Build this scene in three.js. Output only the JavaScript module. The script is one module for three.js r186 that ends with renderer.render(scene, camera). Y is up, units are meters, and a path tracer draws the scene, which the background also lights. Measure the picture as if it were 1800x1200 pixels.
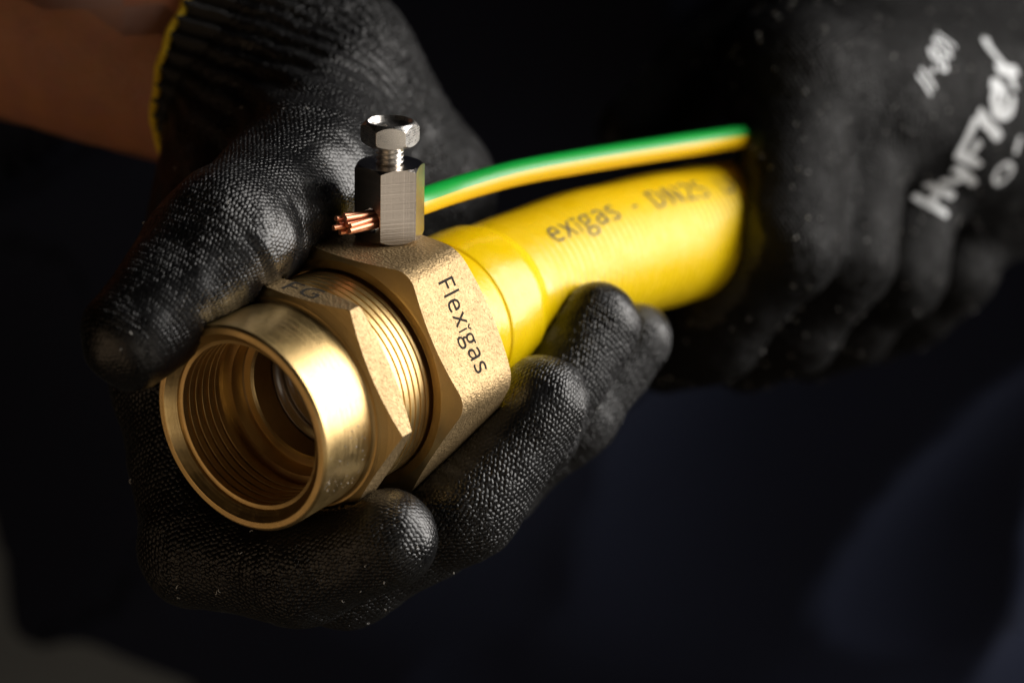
import * as THREE from 'three';
import { mergeGeometries, mergeVertices, toCreasedNormals } from 'three/addons/utils/BufferGeometryUtils.js';
import { TessellateModifier } from 'three/addons/modifiers/TessellateModifier.js';
import { FontLoader } from 'three/addons/loaders/FontLoader.js';
import { RectAreaLightUniformsLib } from 'three/addons/lights/RectAreaLightUniformsLib.js';
import { Brush, Evaluator, INTERSECTION, SUBTRACTION } from 'three-bvh-csg';

// ------------------------------------------------------------------ camera, lamps, exposure
const scene = new THREE.Scene();
scene.background = new THREE.Color(0, 0, 0);
const PITCH = 40 * Math.PI / 180, FPX = 4269;              // the photograph is 1800 x 1200, its lens 4269 pixels long
const camera = new THREE.PerspectiveCamera(16, 1024 / 682, 0.02, 40);
camera.position.set(0, 1.37, 0);
camera.rotation.set(-PITCH, 0, 0);
camera.focus = 0.470;
camera.userData.fStop = 8.6;
camera.updateMatrixWorld(true);
const renderer = new THREE.WebGLRenderer({ antialias: true });
renderer.toneMapping = THREE.LinearToneMapping;
renderer.toneMappingExposure = 1.1;
renderer.shadowMap.enabled = true;

// camera millimetres (x right, y down, z ahead) to world metres
const M_CAM = camera.matrixWorld.clone().multiply(new THREE.Matrix4().makeScale(0.001, -0.001, -0.001));
const V = (x, y, z) => new THREE.Vector3(x, y, z);
const cam = (px, py, d) => V((px - 900) / FPX * d, (py - 600) / FPX * d, d);   // pixel and depth (mm) to camera millimetres
const toWorld = (v) => v.clone().applyMatrix4(M_CAM);
const dirWorld = (v) => v.clone().transformDirection(M_CAM);

RectAreaLightUniformsLib.init();
function softbox(name, at, aim, w, h, color, intensity) {
  const l = new THREE.RectAreaLight(color, intensity, w, h);
  l.name = name;
  l.position.copy(toWorld(at));
  l.lookAt(toWorld(aim));
  scene.add(l);
  return l;
}
const AIM = cam(700, 600, 490);
softbox('key_softbox_light', V(880, -430, 640), AIM, 0.95, 1.05, 0xfffaf4, 8.4);
softbox('fill_softbox_light', V(480, 560, -300), AIM, 0.8, 0.8, 0xfff0dc, 0.72);
softbox('left_softbox_light', V(-800, 480, -120), AIM, 1.2, 1.2, 0xffd9ae, 0.42);

// ------------------------------------------------------------------ small tools
function rng(seed) { let s = seed >>> 0; return () => { s = (s + 0x6D2B79F5) | 0; let t = Math.imul(s ^ (s >>> 15), 1 | s); t = (t + Math.imul(t ^ (t >>> 7), 61 | t)) ^ t; return ((t ^ (t >>> 14)) >>> 0) / 4294967296; }; }
const clamp = (x, a, b) => Math.min(b, Math.max(a, x)), mix = (a, b, t) => a + (b - a) * t;
const smooth = (a, b, x) => { const t = clamp((x - a) / (b - a), 0, 1); return t * t * (3 - 2 * t); };
const hash3 = (x, y, z) => { let h = Math.imul(x | 0, 374761393) ^ Math.imul(y | 0, 668265263) ^ Math.imul(z | 0, 2147483647 ^ 0x1b873593); h = Math.imul(h ^ (h >>> 13), 1274126177); return ((h ^ (h >>> 16)) >>> 0) / 4294967296; };
function noise3(x, y, z) {
  const i = Math.floor(x), j = Math.floor(y), k = Math.floor(z), f = x - i, g = y - j, h = z - k;
  const u = f * f * (3 - 2 * f), v = g * g * (3 - 2 * g), w = h * h * (3 - 2 * h);
  const q = (a, b, c) => hash3(i + a, j + b, k + c);
  return mix(mix(mix(q(0, 0, 0), q(1, 0, 0), u), mix(q(0, 1, 0), q(1, 1, 0), u), v), mix(mix(q(0, 0, 1), q(1, 0, 1), u), mix(q(0, 1, 1), q(1, 1, 1), u), v), w) * 2 - 1;
}
// periodic value noise on a tile of n cells
function tileNoise(n, seed) {
  const r = rng(seed), g = new Float32Array(n * n).map(() => r());
  return (x, y) => {
    x = ((x % 1) + 1) % 1 * n; y = ((y % 1) + 1) % 1 * n;
    const i = Math.floor(x), j = Math.floor(y), f = x - i, h = y - j, u = f * f * (3 - 2 * f), v = h * h * (3 - 2 * h), a = i % n, b = j % n, c = (i + 1) % n, d = (j + 1) % n;
    return mix(mix(g[b * n + a], g[b * n + c], u), mix(g[d * n + a], g[d * n + c], u), v);
  };
}
function tex(w, h, fn, srgb = false) {
  const a = new Uint8Array(w * h * 4);
  for (let y = 0; y < h; y++) for (let x = 0; x < w; x++) {
    const c = fn(x / w, y / h), o = (y * w + x) * 4;
    if (typeof c === 'number') a[o] = a[o + 1] = a[o + 2] = clamp(c, 0, 1) * 255;
    else { a[o] = clamp(c[0], 0, 1) * 255; a[o + 1] = clamp(c[1], 0, 1) * 255; a[o + 2] = clamp(c[2], 0, 1) * 255; }
    a[o + 3] = 255;
  }
  const t = new THREE.DataTexture(a, w, h);
  t.wrapS = t.wrapT = THREE.RepeatWrapping; t.magFilter = THREE.LinearFilter; t.minFilter = THREE.LinearFilter;
  if (srgb) t.colorSpace = THREE.SRGBColorSpace;
  t.needsUpdate = true;
  return t;
}
function rep(t, u, v = u) { const c = t.clone(); c.repeat.set(u, v); c.needsUpdate = true; return c; }
const lin = (r, g, b) => new THREE.Color().setRGB(r, g, b);

// ------------------------------------------------------------------ textures (uv in metres unless said otherwise)
const n8 = tileNoise(8, 1), n16 = tileNoise(16, 2), n32 = tileNoise(32, 3), n64 = tileNoise(64, 4), n128 = tileNoise(128, 5), n256 = tileNoise(256, 6);
const castBump = tex(512, 512, (x, y) => {                 // sand-cast skin: rounded grains, 12 mm tile
  const a = n64(x, y), b = n32(x + 0.37, y + 0.11), c = n128(x, y);
  return clamp(0.15 + 0.55 * Math.pow(a, 0.8) + 0.3 * b - 0.1 + 0.15 * c, 0, 1);
});
const castRough = tex(256, 256, (x, y) => { const v = 0.76 + 0.14 * (n64(x, y) - 0.5) + 0.08 * (n8(x, y) - 0.5); return [0, v, 0]; });
const lineN = tileNoise(512, 9);
const turnedBump = tex(512, 512, (x, y) => 0.5 + 0.35 * (lineN(0.013, y) - 0.5) + 0.3 * (tileNoiseLine(y)) + 0.14 * (n128(x, y) - 0.5) + 0.12 * (n32(x, y) - 0.5));   // turning marks across v
function tileNoiseLine(y) { return n64(0.31, y) - 0.5; }
const turnedRough = tex(512, 512, (x, y) => {
  const pit = n256(x, y) > 0.93 && n32(x + 0.2, y) > 0.62 ? 0.3 : 0;
  return [0, 0.72 + 0.14 * (n16(x, y) - 0.5) + 0.12 * (n64(x, y) - 0.5) + 0.25 * (lineN(0.5, y) - 0.5) + pit * 0.5, 0];
});
const turnedColor = tex(512, 512, (x, y) => {              // tarnish specks and handling marks in the brass
  const s = n256(x, y) > 0.965 && n16(x, y) > 0.45 ? 0.7 : 1, m = 0.93 + 0.07 * n16(x + 0.4, y + 0.7) - 0.06 * Math.pow(n32(x, y), 4);
  return [m * s, m * s * (0.97 + 0.03 * n8(x, y)), m * s * (0.9 + 0.1 * n8(y, x))];
}, false);
const hatchX = tileNoise(256, 21);
const hatchBump = tex(512, 512, (x, y) => { const a = hatchX(x, 0.1), b = hatchX(0.2, y); return 0.5 + 0.5 * (Math.pow(a, 2) - 0.33) + 0.5 * (Math.pow(b, 2) - 0.33) + 0.1 * (n128(x, y) - 0.5); });   // filed crosshatch
const hatchColor = tex(512, 512, (x, y) => { const a = hatchX(x, 0.1), b = hatchX(0.2, y); return 0.55 + 0.45 * Math.max(a * a, b * b); });

// knitted and dipped glove: 32 x 32 stitches on a 35 mm tile; u runs along the finger
function knit() {
  const N = 32, S = 1024, r = rng(77), h = new Float32Array(S * S);
  const cells = [];
  for (let j = 0; j < N; j++) for (let i = 0; i < N; i++) cells.push({ x: i + (j % 2) * 0.5 + (r() - 0.5) * 0.34, y: j + (r() - 0.5) * 0.26, a: (j % 2 ? 1 : -1) * 0.38 + (r() - 0.5) * 0.5, w: 0.36 + r() * 0.16, l: 0.56 + r() * 0.22, k: 0.6 + r() * 0.4 });
  for (const c of cells) {
    const R = 1.1, x0 = Math.floor((c.x - R) * S / N), x1 = Math.ceil((c.x + R) * S / N), y0 = Math.floor((c.y - R) * S / N), y1 = Math.ceil((c.y + R) * S / N);
    for (let y = y0; y <= y1; y++) for (let x = x0; x <= x1; x++) {
      const dx = x * N / S - c.x, dy = y * N / S - c.y, p = (dx * Math.cos(c.a) + dy * Math.sin(c.a)) / c.w, q = (-dx * Math.sin(c.a) + dy * Math.cos(c.a)) / c.l, d = p * p + q * q;
      if (d < 1) { const o = ((y + S) % S) * S + (x + S) % S; h[o] = Math.max(h[o], Math.pow(1 - d, 0.6) * c.k); }
    }
  }
  return tex(S, S, (x, y) => {
    const v = h[Math.min(S - 1, Math.round(y * S)) * S + Math.min(S - 1, Math.round(x * S))];
    const coat = smooth(0.35, 0.75, n8(x + 0.1, y + 0.3)) * 0.35;          // here the dip is thicker and fills the stitches
    return mix(v, 0.6 + 0.2 * n64(x, y), coat) * 0.88 + 0.12 * n128(x, y);
  });
}
const knitBump = knit();
const knitRough = tex(512, 512, (x, y) => [0, 0.78 + 0.3 * (n64(x, y) - 0.5) + 0.35 * (n8(x, y) - 0.5), 0]);
const clothBump = tex(512, 512, (x, y) => 0.5 + 0.25 * Math.sin(2 * Math.PI * (x + y) * 90) + 0.3 * (n256(x, y) - 0.5));
const skinColor = tex(512, 512, (x, y) => { const a = n16(x, y), b = n64(x, y), c = n256(x, y); return [0.82 + 0.14 * a + 0.1 * (b - 0.5), 0.78 + 0.16 * a + 0.16 * (c - 0.5), 0.76 + 0.18 * n32(x, y)]; });
const skinBump = tex(512, 512, (x, y) => 0.5 + 0.5 * (n128(x, y) - 0.5) + 0.4 * (n256(x, y) - 0.5));
const floorColor = tex(1024, 1024, (x, y) => { const v = 0.72 + 0.22 * n8(x, y) + 0.18 * (n32(x, y) - 0.5) + 0.2 * (n256(x, y) - 0.5) - (n128(x, y) > 0.92 ? 0.12 : 0); return [v, v * 0.98, v * (0.94 + 0.05 * n16(x, y))]; });
const pipeBump = tex(256, 256, (x, y) => 0.5 + 0.5 * (n32(x, y) - 0.5) + 0.25 * (n128(x, y) - 0.5));
const pipeRough = tex(256, 256, (x, y) => [0, 0.8 + 0.35 * (n16(x, y) - 0.5) + 0.25 * (n128(x, y) - 0.5), 0]);

// ------------------------------------------------------------------ materials
const std = (o) => new THREE.MeshPhysicalMaterial(o);
const M = {
  cast: std({ name: 'cast_brass', color: lin(0.415, 0.298, 0.156), metalness: 1, roughness: 0.78, roughnessMap: rep(castRough, 60), bumpMap: rep(castBump, 46), bumpScale: 0.0002 }),
  turned: std({ name: 'turned_brass', color: lin(0.68, 0.485, 0.215), map: rep(turnedColor, 25), metalness: 1, roughness: 0.54, roughnessMap: rep(turnedRough, 25), bumpMap: rep(turnedBump, 20, 60), bumpScale: 0.000035 }),
  print: std({ name: 'black_print', color: lin(0.04, 0.036, 0.032), roughness: 0.9, specularIntensity: 0.2 }),
  pipePrint: std({ name: 'pipe_print', color: lin(0.14, 0.105, 0.05), roughness: 0.5 }),
  nickel: std({ name: 'brushed_nickel', color: lin(0.72, 0.66, 0.60), map: rep(hatchColor, 70), metalness: 1, roughness: 0.26, bumpMap: rep(hatchBump, 70), bumpScale: 0.00003 }),
  nickelPlain: std({ name: 'nickel', color: lin(0.68, 0.63, 0.58), metalness: 1, roughness: 0.26, roughnessMap: rep(turnedRough, 60), bumpMap: rep(turnedBump, 40, 160), bumpScale: 0.00001 }),
  screw: std({ name: 'plated_steel', color: lin(0.84, 0.81, 0.77), metalness: 1, roughness: 0.42, roughnessMap: rep(turnedRough, 60) }),
  steel: std({ name: 'stainless_steel', color: lin(0.62, 0.60, 0.58), metalness: 1, roughness: 0.3 }),
  copper: std({ name: 'copper', color: lin(0.93, 0.45, 0.27), metalness: 1, roughness: 0.5, bumpMap: rep(turnedBump, 120, 200), bumpScale: 0.00001 }),
  yellow: std({ name: 'yellow_polyethylene', color: lin(0.90, 0.615, 0.002), roughness: 0.5, roughnessMap: rep(pipeRough, 30), bumpMap: rep(pipeBump, 40), bumpScale: 0.00006 }),
  green: std({ name: 'green_insulation', color: lin(0.004, 0.36, 0.045), roughness: 0.36, bumpMap: rep(pipeBump, 60), bumpScale: 0.00003 }),
  wireYellow: std({ name: 'yellow_insulation', color: lin(0.84, 0.52, 0.003), roughness: 0.4, bumpMap: rep(pipeBump, 60), bumpScale: 0.00003 }),
  glove: std({ name: 'black_dipped_knit', color: lin(0.0058, 0.0057, 0.0062), roughness: 0.46, specularIntensity: 0.8, roughnessMap: knitRough, bumpMap: knitBump, bumpScale: 0.0005 }),
  gloveDry: std({ name: 'black_dry_knit', color: lin(0.0052, 0.0050, 0.0052), roughness: 0.6, specularIntensity: 0.28, roughnessMap: knitRough, bumpMap: knitBump, bumpScale: 0.0006 }),
  gloveSoft: std({ name: 'black_dipped_knit_thick', color: lin(0.0055, 0.0054, 0.0058), roughness: 0.41, roughnessMap: knitRough, bumpMap: knitBump, bumpScale: 0.00038 }),
  gloveCoat: std({ name: 'black_nitrile_grained', color: lin(0.005, 0.005, 0.0054), roughness: 0.39, roughnessMap: knitRough, bumpMap: knitBump, bumpScale: 0.00024 }),
  gloveSmooth: std({ name: 'black_nitrile_smooth', color: lin(0.005, 0.005, 0.0054), roughness: 0.38, roughnessMap: knitRough, bumpMap: knitBump, bumpScale: 0.0001 }),
  sleeve: std({ name: 'yellow_shrink_sleeve', color: lin(0.90, 0.62, 0.002), roughness: 0.33, roughnessMap: rep(pipeRough, 30), bumpMap: rep(pipeBump, 40), bumpScale: 0.00005 }),
  cuff: std({ name: 'black_rib_knit', color: lin(0.015, 0.0147, 0.0152), roughness: 0.8, bumpMap: rep(knitBump, 29), bumpScale: 0.0003 }),
  hem: std({ name: 'yellow_thread', color: lin(0.80, 0.55, 0.02), roughness: 0.8, bumpMap: rep(knitBump, 60), bumpScale: 0.0003 }),
  white: std({ name: 'white_glove_print', color: lin(0.70, 0.72, 0.74), roughness: 0.75, bumpMap: rep(knitBump, 29), bumpScale: 0.0002 }),
  lint: std({ name: 'pale_lint', color: lin(0.6, 0.59, 0.56), roughness: 0.8 }),
  skin: std({ name: 'skin', color: lin(0.41, 0.17, 0.088), map: rep(skinColor, 12), roughness: 0.55, bumpMap: rep(skinBump, 18), bumpScale: 0.0003 }),
  navy: std({ name: 'navy_cotton', color: lin(0.0112, 0.0148, 0.032), roughness: 0.92, specularIntensity: 0.3, bumpMap: rep(clothBump, 8), bumpScale: 0.0003, sheen: 0.15, sheenColor: lin(0.03, 0.04, 0.08), sheenRoughness: 0.6 }),
  trousers: std({ name: 'black_cotton', color: lin(0.012, 0.012, 0.014), roughness: 0.95, bumpMap: rep(clothBump, 8), bumpScale: 0.0003 }),
  boot: std({ name: 'black_leather', color: lin(0.012, 0.011, 0.01), roughness: 0.5 }),
  floor: std({ name: 'concrete', color: lin(0.036, 0.033, 0.0255), map: rep(floorColor, 0.8), roughness: 0.9 }),
};

// ------------------------------------------------------------------ naming
const taken = new Set();
function mesh(name, geometry, material, parent, label) {
  const m = new THREE.Mesh(geometry, material);
  m.name = name; m.castShadow = m.receiveShadow = true;
  if (label) m.userData.label = label;
  parent.add(m);
  return m;
}
function thing(name, label, category, position) {
  const g = new THREE.Group();
  g.name = name; g.userData = { label, category };
  g.position.copy(position);
  scene.add(g);
  return g;
}

// ------------------------------------------------------------------ floor
{
  const g = new THREE.PlaneGeometry(8, 8); g.rotateX(-Math.PI / 2);
  const uv = g.attributes.uv; for (let i = 0; i < uv.count; i++) uv.setXY(i, uv.getX(i) * 8, uv.getY(i) * 8);
  const f = mesh('floor', g, M.floor, scene); f.position.set(0, 0, -1);
  f.userData = { kind: 'structure', label: 'dull olive grey concrete floor far below the hands' };
}

// ------------------------------------------------------------------ frame of the fitting (found from the photograph): origin at the mouth, z along the axis
const AX = V(0.565, -0.318, 0.761).normalize();
const C0 = V(-50.933, 16.461, 453.07);
const UX = V(0, -1, 0).addScaledVector(AX, -AX.dot(V(0, -1, 0))).normalize();
const VX = AX.clone().cross(UX);
const onAxis = (z) => C0.clone().addScaledVector(AX, z);
const radial = (t) => UX.clone().multiplyScalar(Math.cos(t)).addScaledVector(VX, Math.sin(t));
const FIT = new THREE.Matrix4().makeBasis(UX, VX, AX).setPosition(C0);          // fitting millimetres to camera millimetres
const FIT_W = M_CAM.clone().multiply(FIT);

// surface of revolution about z from [r, z] pairs; uv = (arc, length) in metres once scaled
function revolve(profile, seg = 120, crease = 0.2) {
  const pos = [], uv = [], idx = [];
  let len = 0; const L = profile.map((p, i) => (len += i ? Math.hypot(p[0] - profile[i - 1][0], p[1] - profile[i - 1][1]) : 0));
  const rm = Math.max(...profile.map((p) => p[0]));
  for (let i = 0; i < profile.length; i++) for (let k = 0; k <= seg; k++) {
    const a = k / seg * Math.PI * 2;
    pos.push(profile[i][0] * Math.cos(a), profile[i][0] * Math.sin(a), profile[i][1]); uv.push(a * rm * 0.001, L[i] * 0.001);
  }
  const w = seg + 1;
  for (let i = 0; i + 1 < profile.length; i++) for (let k = 0; k < seg; k++) {
    const a = i * w + k, b = a + 1, c = a + w, d = c + 1;
    idx.push(a, b, c, b, d, c);
  }
  const g = new THREE.BufferGeometry();
  g.setAttribute('position', new THREE.Float32BufferAttribute(pos, 3));
  g.setAttribute('uv', new THREE.Float32BufferAttribute(uv, 2));
  g.setIndex(idx);
  // exact normals, creased between segments
  const out = g.toNonIndexed();
  return toCreasedNormals(out, crease);
}
function hexShape(af, rc) {          // rounded hexagon, a corner on +x
  const s = new THREE.Shape(), R = (af - rc) / Math.cos(Math.PI / 6), pts = [];
  for (let k = 0; k < 6; k++) { const n = rc > 0.05 ? 8 : 0; for (let i = 0; i <= n; i++) { const b = k * Math.PI / 3 + (n ? (i / n - 0.5) * Math.PI / 3 : 0); pts.push([R * Math.cos(k * Math.PI / 3) + rc * Math.cos(b), R * Math.sin(k * Math.PI / 3) + rc * Math.sin(b)]); } }
  pts.forEach((p, i) => i ? s.lineTo(...p) : s.moveTo(...p)); s.closePath();
  return s;
}
function hexPrism(af, rc, z0, z1, turn) {
  let g = new THREE.ExtrudeGeometry(hexShape(af, rc), { depth: z1 - z0, bevelEnabled: false });
  g.translate(0, 0, z0); g.rotateZ(turn);
  g = g.index ? g.toNonIndexed() : g; g.clearGroups();
  return toCreasedNormals(g, 0.3);
}
const evaluator = new Evaluator(); evaluator.useGroups = true; evaluator.attributes = ['position', 'normal', 'uv'];
function brush(g, m) { g.clearGroups(); const b = new Brush(g, m); b.updateMatrixWorld(true); return b; }
function hexUV(g) {                  // flats get (around, along), turned faces (arc, radius) in metres; input in mm
  const p = g.attributes.position, uv = g.attributes.uv, a = V(), b = V(), c = V(), n = V();
  for (let i = 0; i < p.count; i += 3) {
    a.fromBufferAttribute(p, i); b.fromBufferAttribute(p, i + 1); c.fromBufferAttribute(p, i + 2);
    n.copy(b).sub(a).cross(c.clone().sub(a)).normalize();
    const q = [a, b, c];
    if (Math.abs(n.z) < 0.08) { const t = V(-n.y, n.x, 0).normalize(), s = 0.013 * Math.round(Math.atan2(n.y, n.x) * 3); for (let k = 0; k < 3; k++) uv.setXY(i + k, q[k].dot(t) * 0.001 + s, q[k].z * 0.001); }
    else for (let k = 0; k < 3; k++) { let th = Math.atan2(q[k].y, q[k].x); const t0 = Math.atan2(a.y, a.x); if (th - t0 > Math.PI) th -= 2 * Math.PI; if (th - t0 < -Math.PI) th += 2 * Math.PI; uv.setXY(i + k, th * 0.022, Math.hypot(q[k].x, q[k].y) * 0.0011 + q[k].z * 0.0006); }
  }
  return g;
}
const finish = (g, matrix) => { g.applyMatrix4(matrix); return g; };
const MM = new THREE.Matrix4().makeScale(0.001, 0.001, 0.001);

// ------------------------------------------------------------------ brass fitting
const FIT_POS = V(0, 0, 0).applyMatrix4(FIT_W);
const fitting = thing('brass_pipe_fitting', 'golden brass threaded union fitting with two hex collars held in the gloved hand', 'pipe fitting', FIT_POS);
fitting.quaternion.setFromRotationMatrix(new THREE.Matrix4().makeBasis(dirWorld(UX), dirWorld(VX), dirWorld(AX)));
const HEX1 = 0.802, HEX2 = 0.790, AF1 = 22.2, AF2 = 24.35;

// adapter body: socket, inner thread, hexagon, outer thread
{
  const p = [];
  // inside, from the bore forward to the mouth
  p.push([12.9, 33.4], [12.9, 19.6], [13.4, 19.1], [14.9, 19.0], [15.1, 18.6], [15.3, 15.7], [17.3, 15.5], [17.3, 13.6]);
  for (let z = 13.4; z > 2.4; z -= 1.85) p.push([17.0, z], [17.0, z - 0.06], [16.2, z - 0.3], [16.12, z - 0.36], [16.12, z - 1.6], [16.2, z - 1.66], [16.95, z - 1.84]);
  p.push([17.0, 1.75], [17.15, 1.6], [18.55, 0.3], [18.75, 0.05], [18.9, 0], [19.8, 0], [20.0, 0.06], [20.4, 0.45], [20.5, 0.62]);
  p.push([20.5, 13.0], [20.45, 13.7], [20.6, 14.15], [20.95, 14.4], [21.4, 14.5]);
  const socket = revolve(p.slice().reverse().reverse(), 144);
  const g = socket; g.applyMatrix4(MM);
  mesh('socket', g, M.turned, fitting, 'smooth round brass socket with internal thread');
}
{
  const hex = brush(hexPrism(AF1, 0.35, 13.9, 22.4, HEX1), M.cast);
  const turned = brush(revolve([[19.5, 14.52], [21.2, 14.52], [22.2, 15.15], [23.9, 15.95], [25.55, 16.72], [26.4, 17.15], [26.4, 19.1], [25.55, 19.52], [23.9, 20.25], [22.2, 20.95], [21.6, 21.25], [19.5, 21.25], [19.5, 14.52]], 144), M.turned);
  const r = evaluator.evaluate(hex, turned, INTERSECTION);
  const g = hexUV(r.geometry); g.applyMatrix4(MM);
  mesh('hex_flange', g, r.material, fitting, 'narrow rough-cast hexagon with bevelled edges');
}
{
  const p = [[20.2, 21.0], [21.3, 21.15]];
  for (let k = 0; k < 5; k++) { const z = 21.8 + k * 1.62; p.push([21.42, z], [21.45, z + 1.0], [21.38, z + 1.12], [20.75, z + 1.34], [20.75, z + 1.4], [21.38, z + 1.56]); }
  p.push([21.45, 30.0], [21.45, 30.6], [20.9, 31.1], [20.9, 34.5], [20.2, 34.5]);
  const g = revolve(p, 160, 0.35); g.applyMatrix4(MM);
  mesh('outer_thread', g, M.turned, fitting, 'turned brass thread between the two hexagons');
}
// union nut
{
  const hex = brush(hexPrism(AF2, 5.6, 30.5, 54, HEX2), M.cast);
  const turned = brush(revolve([[21.65, 34.4], [21.6, 32.2], [21.75, 31.75], [23.5, 31.75], [23.7, 31.85], [25.2, 32.65], [27.4, 33.75], [28.6, 34.4], [28.6, 49.3], [27.4, 49.9], [24.35, 51.45], [23.9, 51.6], [17.2, 51.6], [17.2, 34.4], [21.65, 34.4]], 160), M.turned);
  const r = evaluator.evaluate(hex, turned, INTERSECTION);
  const g = hexUV(r.geometry); g.applyMatrix4(MM);
  mesh('union_nut', g, r.material, fitting, 'wide rough-cast brass hex nut with rounded corners');
}
// corrugated steel liner that shows as bright rings down the bore
{
  const p = [];
  for (let i = 0; i <= 96; i++) { const z = 25 + i / 96 * 21; p.push([12.15 + 0.5 * Math.cos((z - 25) / 3.2 * Math.PI * 2), z]); }
  const g = revolve(p, 96); g.applyMatrix4(MM);
  mesh('steel_liner', g, M.steel, fitting, 'corrugated bright steel tube end inside the bore');
}

// dust and a stray fibre on the socket
{
  const R = rng(91), parts = [];
  for (let k = 0; k < 34; k++) {
    const t = 2.0 + (R() - 0.5) * 0.7, z = 1.2 + R() * 11, l = k ? 0.12 + R() * 0.3 : 1.9, at = (a, b, h) => V((20.5 + h) * Math.cos(t + a / 20), (20.5 + h) * Math.sin(t + a / 20), z + b), c = R() * 6;
    const pts = [0, 1, 2, 3, 4].map((i) => at(l * (i / 4 - 0.5) * Math.cos(c) + (k ? 0 : 0.3 * Math.sin(i * 1.9)), l * (i / 4 - 0.5) * Math.sin(c), 0.05 + 0.06 * R()));
    parts.push(new THREE.TubeGeometry(new THREE.CatmullRomCurve3(pts), 8, k ? 0.04 + R() * 0.03 : 0.035, 4));
  }
  const m = mesh('dust', mergeGeometries(parts).applyMatrix4(MM), M.lint, fitting, 'fine dust and one curled fibre under the socket');
  m.userData.kind = 'stuff';
}

// ------------------------------------------------------------------ lettering tools
const font = await new FontLoader().loadAsync('fonts/droid/droid_sans_regular.typeface.json');
const tess = new TessellateModifier(0.9, 4);
function textGeometry(s, size) {                       // flat letters in the xy plane, mm; i is drawn with a small open wing in place of its dot
  const parts = []; let x = 0; const k = size / font.data.resolution;
  const box = (x0, y0, x1, y1, turn = 0) => { const g = new THREE.PlaneGeometry(x1 - x0, y1 - y0); g.rotateZ(turn); g.translate((x0 + x1) / 2, (y0 + y1) / 2, 0); return g.toNonIndexed(); };
  for (const ch of s) {
    if (ch === 'i') {
      const w = 0.085 * size, xh = 0.545 * size, c = x + 0.16 * size;
      parts.push(box(c - w / 2, 0, c + w / 2, xh));
      const l = 0.19 * size, cy = 0.735 * size;
      parts.push(box(c - 0.07 * size - l / 2, cy - w * 0.42, c - 0.07 * size + l / 2, cy + w * 0.42, -0.85), box(c + 0.075 * size - l / 2, cy - w * 0.42, c + 0.075 * size + l / 2, cy + w * 0.42, 0.85));
      x += 0.32 * size; continue;
    }
    const gl = font.data.glyphs[ch];
    if (ch !== ' ') { const g = new THREE.ShapeGeometry(font.generateShapes(ch, size), 6).toNonIndexed(); g.translate(x, 0, 0); parts.push(g); }
    x += (gl ? gl.ha : 500) * k * 1.05;
  }
  const g = mergeGeometries(parts);
  g.userData.width = x;
  return g;
}
function thicken(g, d) {                               // a thin slab of ink with a front, in place
  const a = g.clone(); a.translate(0, 0, d); return a;
}
function flatText(name, s, size, turn, af, z, shift, stretch = 1) {
  const g = textGeometry(s, size); g.scale(stretch, 1, 1);
  g.translate(-g.userData.width * stretch / 2 + shift, -size * 0.36, 0);
  const n = V(Math.cos(turn), Math.sin(turn), 0), t = V(-Math.sin(turn), Math.cos(turn), 0);
  const m = new THREE.Matrix4().makeBasis(t, V(0, 0, 1), n).setPosition(n.clone().multiplyScalar(af + 0.06).add(V(0, 0, z)));
  g.applyMatrix4(m); g.applyMatrix4(MM); g.computeVertexNormals();
  mesh(name, g, M.print, fitting);
}
flatText('lettering', 'Flexigas', 4.6, HEX2 + Math.PI / 6, AF2, 42.0, -0.3, 0.86);
flatText('lettering', 'FG', 4.1, HEX1 - Math.PI / 6, AF1, 18.2, 0.3, 1.35);

// ------------------------------------------------------------------ earthing terminal: hexagon pillar and cross-head screw on the upper flat
const TN = radial(HEX2 - Math.PI / 6);                          // outward from the upper flat, camera space
const flatPoint = onAxis(42).addScaledVector(TN, AF2);
function hitPlane(px, py, point, normal) { const r = cam(px, py, 1); return r.multiplyScalar(point.dot(normal) / r.dot(normal)); }
const TB = hitPlane(684, 413, flatPoint, TN);                    // foot of the pillar
const toCam = TB.clone().negate().normalize();
const FLAT_N = TN.clone(); TN.addScaledVector(toCam, -0.075).normalize(); TB.addScaledVector(FLAT_N, -0.55);
const TW = toCam.clone().addScaledVector(TN, -toCam.dot(TN)).normalize();      // towards the camera, across the pillar
const TR = TN.clone().cross(TW).normalize().multiplyScalar(1);                 // right-hand side
if (TR.x < 0) TR.negate();
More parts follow.
